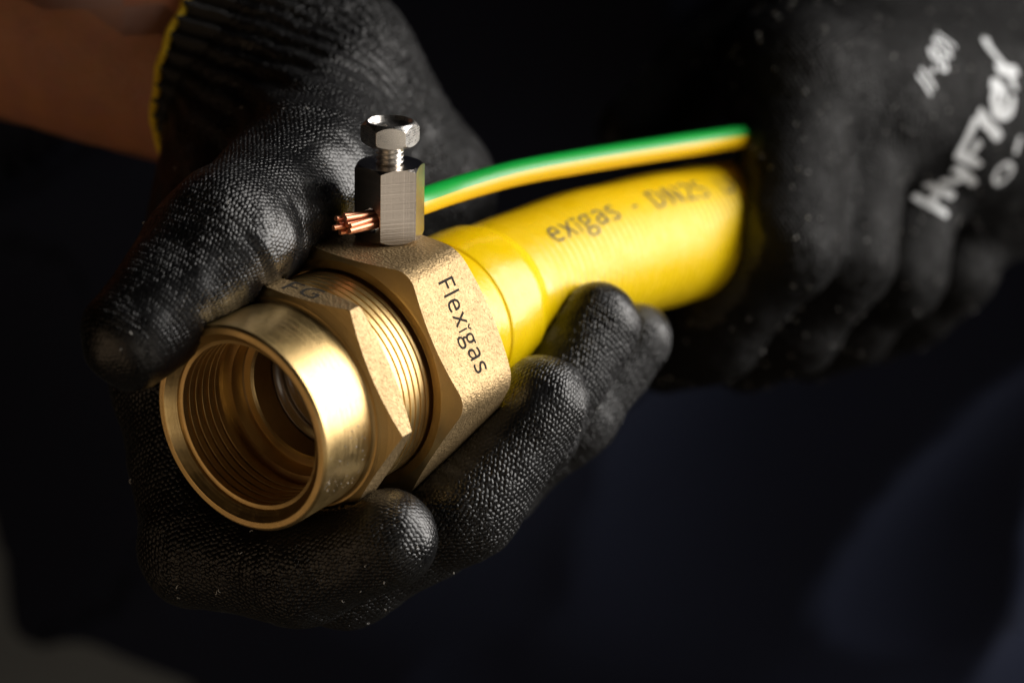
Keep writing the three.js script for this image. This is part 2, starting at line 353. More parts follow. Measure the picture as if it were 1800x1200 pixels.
// pillar millimetres: x = towards camera, y = to the right (sign chosen right-handed), z = up the pillar
const TYH = TN.clone().cross(TW);
const PIL = new THREE.Matrix4().makeBasis(TW, TYH, TN).setPosition(TB);
const PIL_FIT = FIT.clone().invert().multiply(PIL);              // pillar to fitting millimetres
const side = Math.sign(TYH.dot(V(1, 0, 0)));                     // +1 when y points right in the picture
const PH = 15.3, HOLE_Z = 5.0;
const HOLE = AX.clone().applyMatrix4(new THREE.Matrix4().makeBasis(TW, TYH, TN).invert()).setZ(0).normalize();   // the bore runs along the pipe
{
  const turn = side * 46 * Math.PI / 180;
  const hex = brush(hexPrism(6.2, 0.12, -0.2, PH + 0.2, turn), M.nickel);
  const lathe = brush(revolve([[0.001, 0], [5.6, 0], [6.15, 0.25], [7.3, 1.2], [7.3, PH - 0.75], [6.35, PH - 0.05], [6.2, PH], [0.001, PH]], 96), M.nickelPlain);
  let r = evaluator.evaluate(hex, lathe, INTERSECTION);
  r.updateMatrixWorld(true);
  const cyl = new THREE.CylinderGeometry(2.5, 2.5, 24, 48); cyl.rotateZ(Math.PI / 2);            // along x
  const hb = brush(cyl.toNonIndexed(), M.nickelPlain);
  hb.rotation.z = Math.atan2(HOLE.y, HOLE.x); hb.position.set(0, 0, HOLE_Z); hb.updateMatrixWorld(true);
  r = evaluator.evaluate(r, hb, SUBTRACTION);
  const g = hexUV(r.geometry); g.applyMatrix4(PIL_FIT); g.applyMatrix4(MM);
  const pillar = mesh('terminal_pillar', g, r.material, fitting, 'silvery hexagonal earthing pillar with scratched flats');
  // screw
  const sz = PH + 3.7, sh = 4.8;
  const hexS = brush(hexPrism(5.0, 0.1, sz - 0.3, sz + sh + 0.3, side * (2 + 30) * Math.PI / 180), M.screw);
  const latheS = brush(revolve([[0.001, sz], [4.3, sz], [4.75, sz + 0.12], [5.55, sz + 0.75], [5.85, sz + 1.2], [5.85, sz + sh - 1.45], [5.6, sz + sh - 1.0], [4.8, sz + sh - 0.12], [4.6, sz + sh], [0.001, sz + sh]], 96), M.screw);
  let s = evaluator.evaluate(hexS, latheS, INTERSECTION); s.updateMatrixWorld(true);
  const dish = brush(revolve([[0.001, sz + sh - 1.5], [2.9, sz + sh - 1.45], [3.5, sz + sh - 1.2], [3.9, sz + sh - 0.8], [4.2, sz + sh - 0.3], [4.35, sz + sh + 0.01], [4.4, sz + sh + 1], [0.001, sz + sh + 1], [0.001, sz + sh - 1.5]], 96), M.screw);
  s = evaluator.evaluate(s, dish, SUBTRACTION); s.updateMatrixWorld(true);
  for (const a of [0.5, 0.5 + Math.PI / 2]) {
    const bx = new THREE.BoxGeometry(5.2, 1.05, 2.4).toNonIndexed(); bx.rotateZ(a); bx.translate(0, 0, sz + sh - 1.9 + 0.5);
    s = evaluator.evaluate(s, brush(bx, M.screw), SUBTRACTION); s.updateMatrixWorld(true);
  }
  const gs = hexUV(s.geometry); gs.applyMatrix4(PIL_FIT); gs.applyMatrix4(MM);
  const head = mesh('terminal_screw', gs, s.material, fitting, 'shiny hex-head screw with a cross slot');
  // shank with a helical thread
  const pos = [], nor = [], idx = [], uv = [], SEG = 40, turns = 7.2, pitch = 0.98, rows = 8;
  const z0 = PH - 1.6, total = Math.round(turns * SEG);
  for (let i = 0; i <= total; i++) for (let j = 0; j <= rows; j++) {
    const a = i / SEG * Math.PI * 2, f = j / rows, z = z0 + i / SEG * pitch + f * pitch, zz = clamp(z, z0, sz + 0.05), w = Math.abs(f - 0.5) * 2, rr = 2.75 - 0.48 * smooth(0.15, 0.95, 1 - w);
    pos.push(rr * Math.cos(a), rr * Math.sin(a), zz); uv.push(a * 0.0027, zz * 0.001);
  }
  for (let i = 0; i < total; i++) for (let j = 0; j < rows; j++) { const a = i * (rows + 1) + j, b = a + rows + 1; idx.push(a, b, a + 1, b, b + 1, a + 1); }
  const gt = new THREE.BufferGeometry(); gt.setAttribute('position', new THREE.Float32BufferAttribute(pos, 3)); gt.setAttribute('uv', new THREE.Float32BufferAttribute(uv, 2)); gt.setIndex(idx); gt.computeVertexNormals();
  gt.applyMatrix4(PIL_FIT); gt.applyMatrix4(MM);
  mesh('screw_shank', gt, M.screw, head);
}

// ------------------------------------------------------------------ sweep of a round section along a path (camera mm), half or whole
function sweep(path, radius, { seg = 32, n = 120, a0 = 0, a1 = Math.PI * 2, up = V(0, -1, 0), uvR = 10, caps = false, shape = null } = {}) {
  const curve = path.getPointAt ? path : new THREE.CatmullRomCurve3(path, false, 'centripetal'), L = curve.getLength(), pos = [], uv = [], idx = [];
  const frames = [];
  for (let i = 0; i <= n; i++) {
    const t = i / n, p = curve.getPointAt(t), d = curve.getTangentAt(t), y = up.clone().addScaledVector(d, -up.dot(d)).normalize(), x = y.clone().cross(d);
    frames.push({ p, d, x, y });
    for (let k = 0; k <= seg; k++) {
      const a = mix(a0, a1, k / seg), r = typeof radius === 'function' ? radius(t * L, a, L) : radius;
      const q = p.clone().addScaledVector(y, r * Math.cos(a)).addScaledVector(x, r * Math.sin(a));
      pos.push(q.x, q.y, q.z); uv.push(t * L * 0.001, a * uvR * 0.001);
    }
  }
  const w = seg + 1;
  for (let i = 0; i < n; i++) for (let k = 0; k < seg; k++) { const a = i * w + k, b = a + w; idx.push(a, a + 1, b, a + 1, b + 1, b); }
  if (caps) for (const i of [0, n]) {
    const c = pos.length / 3, p = frames[i].p; pos.push(p.x, p.y, p.z); uv.push(0, 0);
    for (let k = 0; k < seg; k++) i ? idx.push(c, i * w + k, i * w + k + 1) : idx.push(c, k + 1, k);
  }
  const g = new THREE.BufferGeometry();
  g.setAttribute('position', new THREE.Float32BufferAttribute(pos, 3)); g.setAttribute('uv', new THREE.Float32BufferAttribute(uv, 2)); g.setIndex(idx);
  const out = toCreasedNormals(g.toNonIndexed(), 0.7);
  out.userData.curve = curve;
  return out;
}
const place = (g, origin) => { g.applyMatrix4(M_CAM); g.translate(-origin.x, -origin.y, -origin.z); return g; };

// ------------------------------------------------------------------ yellow gas pipe
const pipePath = new THREE.CatmullRomCurve3([onAxis(49), onAxis(58), onAxis(66), onAxis(74), cam(897, 508, 521), cam(985, 471, 536), cam(1085, 440, 554), cam(1200, 413, 576), cam(1320, 388, 600), cam(1450, 364, 628), cam(1600, 335, 664), cam(1760, 300, 705)], false, 'centripetal');
const PIPE_POS = toWorld(onAxis(60));
const pipe = thing('gas_pipe', 'bright yellow corrugated gas pipe running from the brass fitting into the far gloved hand', 'pipe', PIPE_POS);
const sleeveR = (s) => {                                          // s in mm from z = 49
  const z = 49 + s;
  if (z < 64.6) return 17.35 - 0.3 * smooth(58, 64.6, z);
  if (z < 65.6) return 17.05 - 0.32 * Math.sin((z - 64.6) * Math.PI);
  if (z < 76.5) return 17.05 + 0.12 * Math.sin((z - 65.6) * 0.3);
  if (z < 84) return mix(17.05, 15.78, smooth(76.5, 81.5, z));
  return 15.75;
};
const PR = 15.7;
const pipeR = (s) => s < 29 ? 15.2 : PR + 0.10 * Math.cos(s / 2.35 * Math.PI * 2) * smooth(31, 40, s) + 0.12 * Math.sin(s * 0.21);
{
  const gp = sweep(pipePath, pipeR, { seg: 80, n: 620, uvR: PR });
  mesh('pipe_sheath', place(gp, PIPE_POS), M.yellow, pipe, 'yellow plastic sheath with fine ribs');
  const sub = new THREE.CatmullRomCurve3(Array.from({ length: 16 }, (_, i) => pipePath.getPointAt(i / 15 * 36 / pipePath.getLength())), false, 'centripetal');
  const gs = sweep(sub, (s, a) => sleeveR(s) + 0.06 * Math.sin(a * 3 + s * 0.4), { seg: 96, n: 120, uvR: 17 });
  mesh('end_sleeve', place(gs, PIPE_POS), M.sleeve, pipe, 'smooth yellow sleeve tight behind the brass nut');
  // print along the pipe
  const L = pipePath.getLength(), up = V(0, -1, 0), size = 5.3, g0 = textGeometry('exigas  -  DN25  UK', size), s0 = 41.5, a0 = -0.83;
  const g = tess.modify(g0), p = g.attributes.position;
  for (let i = 0; i < p.count; i++) {
    const s = s0 + p.getX(i) * 1.24, t = clamp(s / L, 0, 1), c = pipePath.getPointAt(t), d = pipePath.getTangentAt(t), y = up.clone().addScaledVector(d, -up.dot(d)).normalize(), x = y.clone().cross(d), a = a0 + (p.getY(i) - size * 0.3) / PR;
    const r = pipeR(s) + 0.09, q = c.addScaledVector(y, r * Math.cos(a)).addScaledVector(x, r * Math.sin(a));
    p.setXYZ(i, q.x, q.y, q.z);
  }
  g.computeVertexNormals();
  mesh('lettering', place(g, PIPE_POS), M.pipePrint, pipe, 'faint grey print along the yellow sheath');
}

// ------------------------------------------------------------------ earth wire: green and yellow insulation, seven copper strands
const holeC = TB.clone().addScaledVector(TN, HOLE_Z);
const along = (k) => holeC.clone().addScaledVector(AX, k).addScaledVector(TN, -k * AX.dot(TN));
const wirePts = [along(-0.5), along(5), along(9), cam(800, 334, 499), cam(900, 306, 514), cam(1000, 287, 529), cam(1150, 263, 553), cam(1300, 241, 579), cam(1420, 224, 604), cam(1540, 205, 634)];
const WIRE_POS = toWorld(holeC);
const wire = thing('earth_wire', 'green and yellow earth wire with bare copper strands clamped in the silver terminal', 'wire', WIRE_POS);
const wirePath = new THREE.CatmullRomCurve3(wirePts, false, 'centripetal');
{
  const cut = new THREE.CatmullRomCurve3(Array.from({ length: 60 }, (_, i) => wirePath.getPointAt(mix(4.6 / wirePath.getLength(), 1, i / 59))), false, 'centripetal');
  const r = (s) => 2.72 * (s < 2.2 ? 0.81 : s < 3 ? mix(0.81, 1, s - 2.2) : 1);
  mesh('green_stripe', place(sweep(cut, r, { seg: 20, n: 160, a0: -1.45, a1: 1.45, uvR: 3 }), WIRE_POS), M.green, wire, 'green upper half of the insulation');
  mesh('yellow_stripe', place(sweep(cut, r, { seg: 24, n: 160, a0: 1.45, a1: Math.PI * 2 - 1.45, uvR: 3 }), WIRE_POS), M.wireYellow, wire, 'yellow lower half of the insulation');
  const R = rng(5);
  for (let k = 0; k < 10; k++) {                              // eight outer strands and two inner ones, lightly twisted
    const inner = k >= 8, ph = inner ? (k - 8) * Math.PI + 0.6 : k / 8 * Math.PI * 2 + 0.2, len = 12.2 + R() * 1.4 + (inner ? 1.2 * (k - 8) : 0), pts = [], jx = (R() - 0.5) * 0.5, jy = (R() - 0.5) * 0.5;
    for (let i = 0; i <= 10; i++) {
      const s = mix(6, -len, i / 10), c = along(s), tw = ph - s * 0.045, drop = s < -4 ? Math.pow((-s - 4) / 8, 1.4) : 0;
      c.add(V(-0.9 * drop, -0.6 * drop, 0.4 * drop));          // outside the pillar they bend a little flatter than its bore
      const rad = inner ? 0.5 : 1.38 + 0.22 * drop;
      c.addScaledVector(UX, rad * Math.cos(tw) + jx * drop).addScaledVector(VX, rad * Math.sin(tw) + jy * drop);
      pts.push(c);
    }
    mesh('strand', place(sweep(pts, 0.52, { seg: 14, n: 30, uvR: 0.5, caps: true }), WIRE_POS), M.copper, wire);
  }
}

// ------------------------------------------------------------------ surface nets
function surfaceNets(f, lo, hi, h, slack = 1.3) {
  const nx = Math.ceil((hi.x - lo.x) / h) + 1, ny = Math.ceil((hi.y - lo.y) / h) + 1, nz = Math.ceil((hi.z - lo.z) / h) + 1;
  const F = new Float32Array(nx * ny * nz), B = 4, at = (i, j, k) => (k * ny + j) * nx + i;
  for (let k = 0; k < nz; k += B) for (let j = 0; j < ny; j += B) for (let i = 0; i < nx; i += B) {
    const c = f(lo.x + (i + 1.5) * h, lo.y + (j + 1.5) * h, lo.z + (k + 1.5) * h), skip = Math.abs(c) > h * B * 0.87 * slack + h;
    for (let z = k; z < Math.min(k + B, nz); z++) for (let y = j; y < Math.min(j + B, ny); y++) for (let x = i; x < Math.min(i + B, nx); x++) F[at(x, y, z)] = skip ? c : f(lo.x + x * h, lo.y + y * h, lo.z + z * h);
  }
  const id = new Int32Array(nx * ny * nz).fill(-1), pos = [], idx = [];
  for (let k = 0; k + 1 < nz; k++) for (let j = 0; j + 1 < ny; j++) for (let i = 0; i + 1 < nx; i++) {
    let m = 0; const v = [];
    for (let q = 0; q < 8; q++) { v[q] = F[at(i + (q & 1), j + (q >> 1 & 1), k + (q >> 2))]; if (v[q] < 0) m |= 1 << q; }
    if (m === 0 || m === 255) continue;
    let sx = 0, sy = 0, sz = 0, n = 0;
    for (let a = 0; a < 8; a++) for (const d of [1, 2, 4]) { if (a & d) continue; const b = a | d; if ((v[a] < 0) === (v[b] < 0)) continue; const t = v[a] / (v[a] - v[b]); sx += (a & 1) + (d === 1 ? t : 0); sy += (a >> 1 & 1) + (d === 2 ? t : 0); sz += (a >> 2) + (d === 4 ? t : 0); n++; }
    id[at(i, j, k)] = pos.length / 3;
    pos.push(lo.x + (i + sx / n) * h, lo.y + (j + sy / n) * h, lo.z + (k + sz / n) * h);
  }
  const quad = (a, b, c, d, flip) => { if (a < 0 || b < 0 || c < 0 || d < 0) return; flip ? idx.push(a, c, b, a, d, c) : idx.push(a, b, c, a, c, d); };
  for (let k = 1; k + 1 < nz; k++) for (let j = 1; j + 1 < ny; j++) for (let i = 1; i + 1 < nx; i++) {
    const s = F[at(i, j, k)] < 0;
    if (s !== (F[at(i + 1, j, k)] < 0)) quad(id[at(i, j - 1, k - 1)], id[at(i, j, k - 1)], id[at(i, j, k)], id[at(i, j - 1, k)], !s);
    if (s !== (F[at(i, j + 1, k)] < 0)) quad(id[at(i - 1, j, k - 1)], id[at(i - 1, j, k)], id[at(i, j, k)], id[at(i, j, k - 1)], !s);
    if (s !== (F[at(i, j, k + 1)] < 0)) quad(id[at(i - 1, j - 1, k)], id[at(i, j - 1, k)], id[at(i, j, k)], id[at(i - 1, j, k)], !s);
  }
  const e = h * 0.35, nor = new Float32Array(pos.length);
  for (let i = 0; i < pos.length; i += 3) {
    let gx, gy, gz;
    for (let it = 0; it < 2; it++) {
      const x = pos[i], y = pos[i + 1], z = pos[i + 2];
      gx = f(x + e, y, z) - f(x - e, y, z); gy = f(x, y + e, z) - f(x, y - e, z); gz = f(x, y, z + e) - f(x, y, z - e);
      const l = Math.hypot(gx, gy, gz) || 1; gx /= l; gy /= l; gz /= l;
      if (it === 0) { const d = clamp(f(x, y, z), -h, h) * 0.8; pos[i] -= gx * d; pos[i + 1] -= gy * d; pos[i + 2] -= gz * d; }
    }
    nor[i] = gx; nor[i + 1] = gy; nor[i + 2] = gz;
  }
  const g = new THREE.BufferGeometry();
  g.setAttribute('position', new THREE.Float32BufferAttribute(pos, 3)); g.setAttribute('normal', new THREE.BufferAttribute(nor, 3)); g.setIndex(idx);
  return g;
}
const smin = (a, b, k) => { const h = Math.max(k - Math.abs(a - b), 0) / k; return Math.min(a, b) - h * h * k * 0.25; };

// chains of tapered bones: [[x, y, z, r], ...] in mm
function makeChain(points, kind) {
  const c = { kind, bones: [] }; let s = 0, ref = null;
  for (let i = 0; i + 1 < points.length; i++) {
    const a = points[i], b = points[i + 1], d = V(b[0] - a[0], b[1] - a[1], b[2] - a[2]), L = d.length(); d.divideScalar(L);
    if (!ref) { ref = V(0.3, 0.2, -1); }
    ref = ref.clone().addScaledVector(d, -ref.dot(d)).normalize();
    const bi = d.clone().cross(ref);
    c.bones.push({ ax: a[0], ay: a[1], az: a[2], ra: a[3], rb: b[3], dx: d.x, dy: d.y, dz: d.z, L, s, ref: ref.clone(), bi });
    if (kind !== 'palm') c.bones[i].fold = (i > 0 ? 1 : 0) | (i + 2 < points.length ? 2 : 0);
    s += L;
  }
  return c;
}
function boneDist(b, x, y, z) {
  const px = x - b.ax, py = y - b.ay, pz = z - b.az, t = clamp((px * b.dx + py * b.dy + pz * b.dz) / b.L, 0, 1), q = t * b.L;
  const ex = px - b.dx * q, ey = py - b.dy * q, ez = pz - b.dz * q;
  let r = mix(b.ra, b.rb, t);
  if (b.fold) { const w = 0.45 + 0.55 * noise3(x / 6 + 5, y / 6, z / 6); if (b.fold & 1) r -= crease(q) * w; if (b.fold & 2) r -= crease(b.L - q) * w; }
  return Math.sqrt(ex * ex + ey * ey + ez * ez) - r;
}
function crease(q) { return q > 12 ? 0 : 0.8 * Math.exp(-q * q / 1.6) + 0.6 * Math.exp(-Math.pow(q - 3.6, 2) / 1.4) + 0.25 * Math.exp(-Math.pow(q - 7, 2) / 1.6); }
function chainDist(c, x, y, z, k) { let d = 1e9; for (const b of c.bones) { const e = boneDist(b, x, y, z); d = d > 1e8 ? e : smin(d, e, k); } return d; }

const TILE = 31;                                            // mm of one knit tile
function handMesh(chains, palmChains, carve, h, wobble, detail, web = 0.7) {
  const all = [...chains, ...palmChains], lo = V(1e9, 1e9, 1e9), hi = V(-1e9, -1e9, -1e9);
  for (const c of all) for (const b of c.bones) for (const [t, r] of [[0, b.ra], [b.L, b.rb]]) { const p = V(b.ax + b.dx * t, b.ay + b.dy * t, b.az + b.dz * t); lo.min(p.clone().subScalar(r + 4)); hi.max(p.addScalar(r + 4)); }
  const f = (x, y, z) => {
    let palm = 1e9; for (const c of palmChains) { const e = chainDist(c, x, y, z, 6); palm = palm > 1e8 ? e : smin(palm, e, 12); }
    let d = palm;
    for (const c of chains) d = smin(d, Math.min(1e9, smin(palm, chainDist(c, x, y, z, 5), 8)), web);
    if (d > 6 || d < -8) return d;
    d += wobble * (0.45 * noise3(x / 9, y / 9, z / 9) + 0.22 * noise3(x / 3.6 + 9, y / 3.6, z / 3.6));
    if (detail) d -= detail(x, y, z);
    return Math.max(d, carve(x, y, z));
  };
  const g = surfaceNets(f, lo, hi, h), P = g.attributes.position.array, N = g.attributes.normal.array, I = g.index.array;
  const pos = new Float32Array(I.length * 3), nor = new Float32Array(I.length * 3), uv = new Float32Array(I.length * 2), coat = new Uint8Array(I.length / 3);
  const bones = all.flatMap((c, ci) => c.bones.map((b, bi) => ({ b, ci, last: c.kind !== 'palm' && bi === c.bones.length - 1, wrap: c.kind === 'palm' ? 4 : c.kind === 'thumb' ? 3 : 2 })));
  for (let t = 0; t < I.length; t += 3) {
    const c = [0, 0, 0], m = [0, 0, 0];
    for (let k = 0; k < 3; k++) for (let q = 0; q < 3; q++) { c[q] += P[I[t + k] * 3 + q] / 3; m[q] += N[I[t + k] * 3 + q] / 3; }
    let best = null, bd = 1e9;
    for (const o of bones) { const d = boneDist(o.b, c[0], c[1], c[2]) + (o.ci >= chains.length ? 2 : 0); if (d < bd) { bd = d; best = o; } }
    const b = best.b, facing = Math.abs(m[0] * b.dx + m[1] * b.dy + m[2] * b.dz);
    let v0 = null;
    // the dip is thick where the glove grips and at the fingertips, thin on the back
    const tip = best.last ? smooth(0.2, 1.1, ((c[0] - b.ax) * b.dx + (c[1] - b.ay) * b.dy + (c[2] - b.az) * b.dz) / b.L - 0.45) : 0;
    const grip = best.ci < chains.length ? smooth(all[best.ci].kind === 'thumb' ? 21 : 13, all[best.ci].kind === 'thumb' ? 7 : 2, -carve(c[0], c[1], c[2])) : smooth(8, 2, -carve(c[0], c[1], c[2]));
    const thick = Math.max(grip, tip) * 3.2 + 0.75 * noise3(c[0] / 8, c[1] / 8, c[2] / 8);
    coat[t / 3] = clamp(Math.round(thick), 0, 3);
    for (let k = 0; k < 3; k++) {
      const o = I[t + k] * 3, x = P[o] - b.ax, y = P[o + 1] - b.ay, z = P[o + 2] - b.az;
      const q = x * b.dx + y * b.dy + z * b.dz, e = x * b.ref.x + y * b.ref.y + z * b.ref.z, n = x * b.bi.x + y * b.bi.y + z * b.bi.z;
      let U, W;
      if (facing > 0.72) { U = e / TILE + 0.3; W = n / TILE + 0.6; }
      else { U = (b.s + q) / TILE + best.ci * 0.37; W = Math.atan2(n, e) / (2 * Math.PI) * best.wrap; if (v0 === null) v0 = W; else { if (W - v0 > best.wrap / 2) W -= best.wrap; if (W - v0 < -best.wrap / 2) W += best.wrap; } }
      const w = (t + k) * 3; pos.set(P.subarray(o, o + 3), w); nor.set(N.subarray(o, o + 3), w); uv[(t + k) * 2] = W; uv[(t + k) * 2 + 1] = U;
    }
  }
  const out = new THREE.BufferGeometry(), bins = [[], [], [], []];
  for (let t = 0; t < I.length; t += 3) bins[coat[t / 3]].push(t);
  const p2 = new Float32Array(pos.length), n2 = new Float32Array(pos.length), u2 = new Float32Array(uv.length); let w = 0;
  bins.forEach((list, k) => { out.addGroup(w, list.length * 3, k); for (const t of list) { p2.set(pos.subarray(t * 3, t * 3 + 9), w * 3); n2.set(nor.subarray(t * 3, t * 3 + 9), w * 3); u2.set(uv.subarray(t * 2, t * 2 + 6), w * 2); w += 3; } });
  out.setAttribute('position', new THREE.BufferAttribute(p2, 3)); out.setAttribute('normal', new THREE.BufferAttribute(n2, 3)); out.setAttribute('uv', new THREE.BufferAttribute(u2, 2));
  out.userData = { f, P, N };
  return out;
}
const J = (px, py, d, r) => { const p = cam(px, py, d); return [p.x, p.y, p.z, r]; };

// distance to what the hands hold
const hexD = (x, y, turn, af) => { let m = -1e9; for (let k = 0; k < 6; k++) { const a = turn + Math.PI / 6 + k * Math.PI / 3; m = Math.max(m, x * Math.cos(a) + y * Math.sin(a)); } return m - af; };
const FIT_I = FIT.clone().invert(), fe = FIT_I.elements;
const pipeSamples = Array.from({ length: 70 }, (_, i) => pipePath.getPointAt(i / 69));
const wireSamples = Array.from({ length: 50 }, (_, i) => wirePath.getPointAt(i / 49));
function polyDist(s, x, y, z) {
  let m = 1e9;
  for (let i = 0; i + 1 < s.length; i++) {
    const a = s[i], b = s[i + 1], dx = b.x - a.x, dy = b.y - a.y, dz = b.z - a.z, px = x - a.x, py = y - a.y, pz = z - a.z, t = clamp((px * dx + py * dy + pz * dz) / (dx * dx + dy * dy + dz * dz), 0, 1);
    const ex = px - dx * t, ey = py - dy * t, ez = pz - dz * t; m = Math.min(m, ex * ex + ey * ey + ez * ez);
  }
  return Math.sqrt(m);
}
const inFit = (x, y, z) => [fe[0] * x + fe[4] * y + fe[8] * z + fe[12], fe[1] * x + fe[5] * y + fe[9] * z + fe[13], fe[2] * x + fe[6] * y + fe[10] * z + fe[14]];
function fittingDist(X, Y, Z) {
  const [x, y, z] = inFit(X, Y, Z), r = Math.hypot(x, y);
  const slab = (a, b) => Math.max(a - z, z - b);
  let d = Math.max(r - 20.75, slab(-0.25, 34));
  d = Math.min(d, Math.max(r - 21.7, slab(20, 34)));
  d = Math.min(d, Math.max(hexD(x, y, HEX1, AF1 + 0.25), slab(14.3, 21.5), r - 26));
  d = Math.min(d, Math.max(hexD(x, y, HEX2, AF2 + 0.25), slab(31.5, 51.9), r - 27.8));
  return Math.min(d, Math.max(r - 17.5, slab(50, 72)));
}
const pillarI = PIL.clone().invert();
const pv = V();
function pillarDist(x, y, z) { pv.set(x, y, z).applyMatrix4(pillarI); return Math.max(Math.hypot(pv.x, pv.y) - 7.6, pv.z - PH - 9); }

// ------------------------------------------------------------------ person
const PERSON_POS = V(0.035, 0, -0.74);
const person = thing('person', 'person in dark navy work clothes and black knit gloves holding the fitting and pipe', 'person', PERSON_POS);
const placeP = (g) => place(g, PERSON_POS);
const offP = (g) => { g.translate(-PERSON_POS.x, -PERSON_POS.y, -PERSON_POS.z); return g; };

const GLOVE_DRY = [M.gloveDry, M.gloveDry, M.gloveDry, M.gloveSoft];
const GLOVE = [M.glove, M.gloveSoft, M.gloveCoat, M.gloveSmooth];
// the hand that carries the brass fitting
const wristR = J(500, 150, 555, 21);
const R_index = makeChain([J(318, 650, 504, 13), J(352, 962, 486, 11.6), J(528, 1000, 474, 10.6), J(686, 946, 465, 9.5)], 'finger');
const R_middle = makeChain([J(390, 630, 512, 13), J(610, 1000, 490, 11.2), J(820, 890, 486, 10.6), J(955, 705, 491, 9.6)], 'finger');
const R_ring = makeChain([J(480, 640, 532, 12.5), J(750, 925, 508, 10.8), J(930, 752, 506, 10), J(1052, 572, 513, 9.1)], 'finger');
const R_little = makeChain([J(570, 640, 550, 11.5), J(860, 850, 526, 9.6), J(1010, 730, 526, 8.8), J(1122, 596, 532, 7.8)], 'finger');
const R_thumb = makeChain([J(565, 205, 535, 17), J(535, 325, 497, 15.5), J(392, 420, 464, 12.9), J(238, 588, 450, 10.2)], 'thumb');
const R_palm = [
  makeChain([wristR, J(318, 650, 504, 13)], 'palm'), makeChain([wristR, J(390, 630, 512, 13)], 'palm'), makeChain([wristR, J(480, 640, 532, 13)], 'palm'),
  makeChain([J(600, 130, 560, 17), J(735, 335, 562, 16.5), J(570, 640, 550, 12)], 'palm'), makeChain([wristR, J(565, 205, 540, 18)], 'palm'), makeChain([J(450, 118, 560, 20), wristR], 'palm'),
];
function ribsOf(w, d) {                                      // the ribs of the cuff run on into the hand and fade out
  const y = V(0, -1, 0).addScaledVector(d, d.y).normalize(), x = y.clone().cross(d), q = V();
  return (X, Y, Z) => {
    q.set(X, Y, Z).sub(w); const t = q.dot(d); if (t < -25 || t > 46) return 0;
    const a = Math.atan2(q.dot(x), q.dot(y)), k = smooth(46, 18, t) * smooth(-25, -15, t);
    return 0.55 * k * Math.cos(a * 44 + 0.35 * Math.sin((t + 17) * 0.5) + 0.5 * noise3(X / 14, Y / 14, Z / 14));
  };
}
const gloveRGeo = handMesh([R_index, R_middle, R_ring, R_little, R_thumb], R_palm, (x, y, z) => -Math.min(fittingDist(x, y, z), polyDist(pipeSamples, x, y, z) - PR - 0.35, pillarDist(x, y, z)), 1.15, 1, ribsOf(V(...wristR.slice(0, 3)), V(0.87, 0.347, -0.35).normalize()));
const fR = gloveRGeo.userData.f, surfR = gloveRGeo.userData;
const gloveR = mesh('glove', placeP(gloveRGeo), GLOVE, person, 'black dipped knit glove wrapped around the brass fitting, thumb on top');

// the hand that grips the yellow pipe
const wristL = J(1960, 215, 690, 27);
const L_index = makeChain([J(1402, 140, 594, 15), J(1380, 430, 574, 12.4), J(1258, 588, 587, 11), J(1172, 622, 602, 9.8)], 'finger');
const L_middle = makeChain([J(1520, 175, 612, 14.5), J(1482, 452, 594, 12.2), J(1392, 582, 604, 10.8), J(1310, 625, 618, 9.6)], 'finger');
const L_ring = makeChain([J(1630, 255, 636, 13.5), J(1582, 478, 622, 11.4), J(1495, 572, 632, 10), J(1425, 610, 644, 9.2)], 'finger');
const L_little = makeChain([J(1715, 335, 660, 12.5), J(1680, 482, 650, 10.4), J(1605, 550, 656, 9.2), J(1545, 585, 664, 8.2)], 'finger');
const L_thumb = makeChain([J(1640, -20, 682, 17), J(1400, 20, 664, 14), J(1235, 130, 650, 11.8), J(1115, 235, 640, 10)], 'thumb');
const L_palm = [
  makeChain([wristL, J(1402, 140, 596, 15)], 'palm'), makeChain([wristL, J(1520, 175, 614, 14.5)], 'palm'), makeChain([wristL, J(1630, 255, 638, 14)], 'palm'), makeChain([wristL, J(1715, 345, 660, 15)], 'palm'),
  makeChain([wristL, J(1640, -20, 682, 18)], 'palm'), makeChain([J(1900, -30, 690, 24), J(1500, 40, 632, 18)], 'palm'), makeChain([J(2030, 150, 700, 24), wristL], 'palm'),
];
const gloveLGeo = handMesh([L_index, L_middle, L_ring, L_little, L_thumb], L_palm, (x, y, z) => -Math.min(polyDist(pipeSamples, x, y, z) - PR - 0.35, polyDist(wireSamples, x, y, z) - 2.9), 1.5, 1, null, 7);
const fL = gloveLGeo.userData.f, surfL = gloveLGeo.userData;
const gloveL = mesh('glove', placeP(gloveLGeo), GLOVE_DRY, person, 'black knit glove with white lettering gripping the yellow pipe');

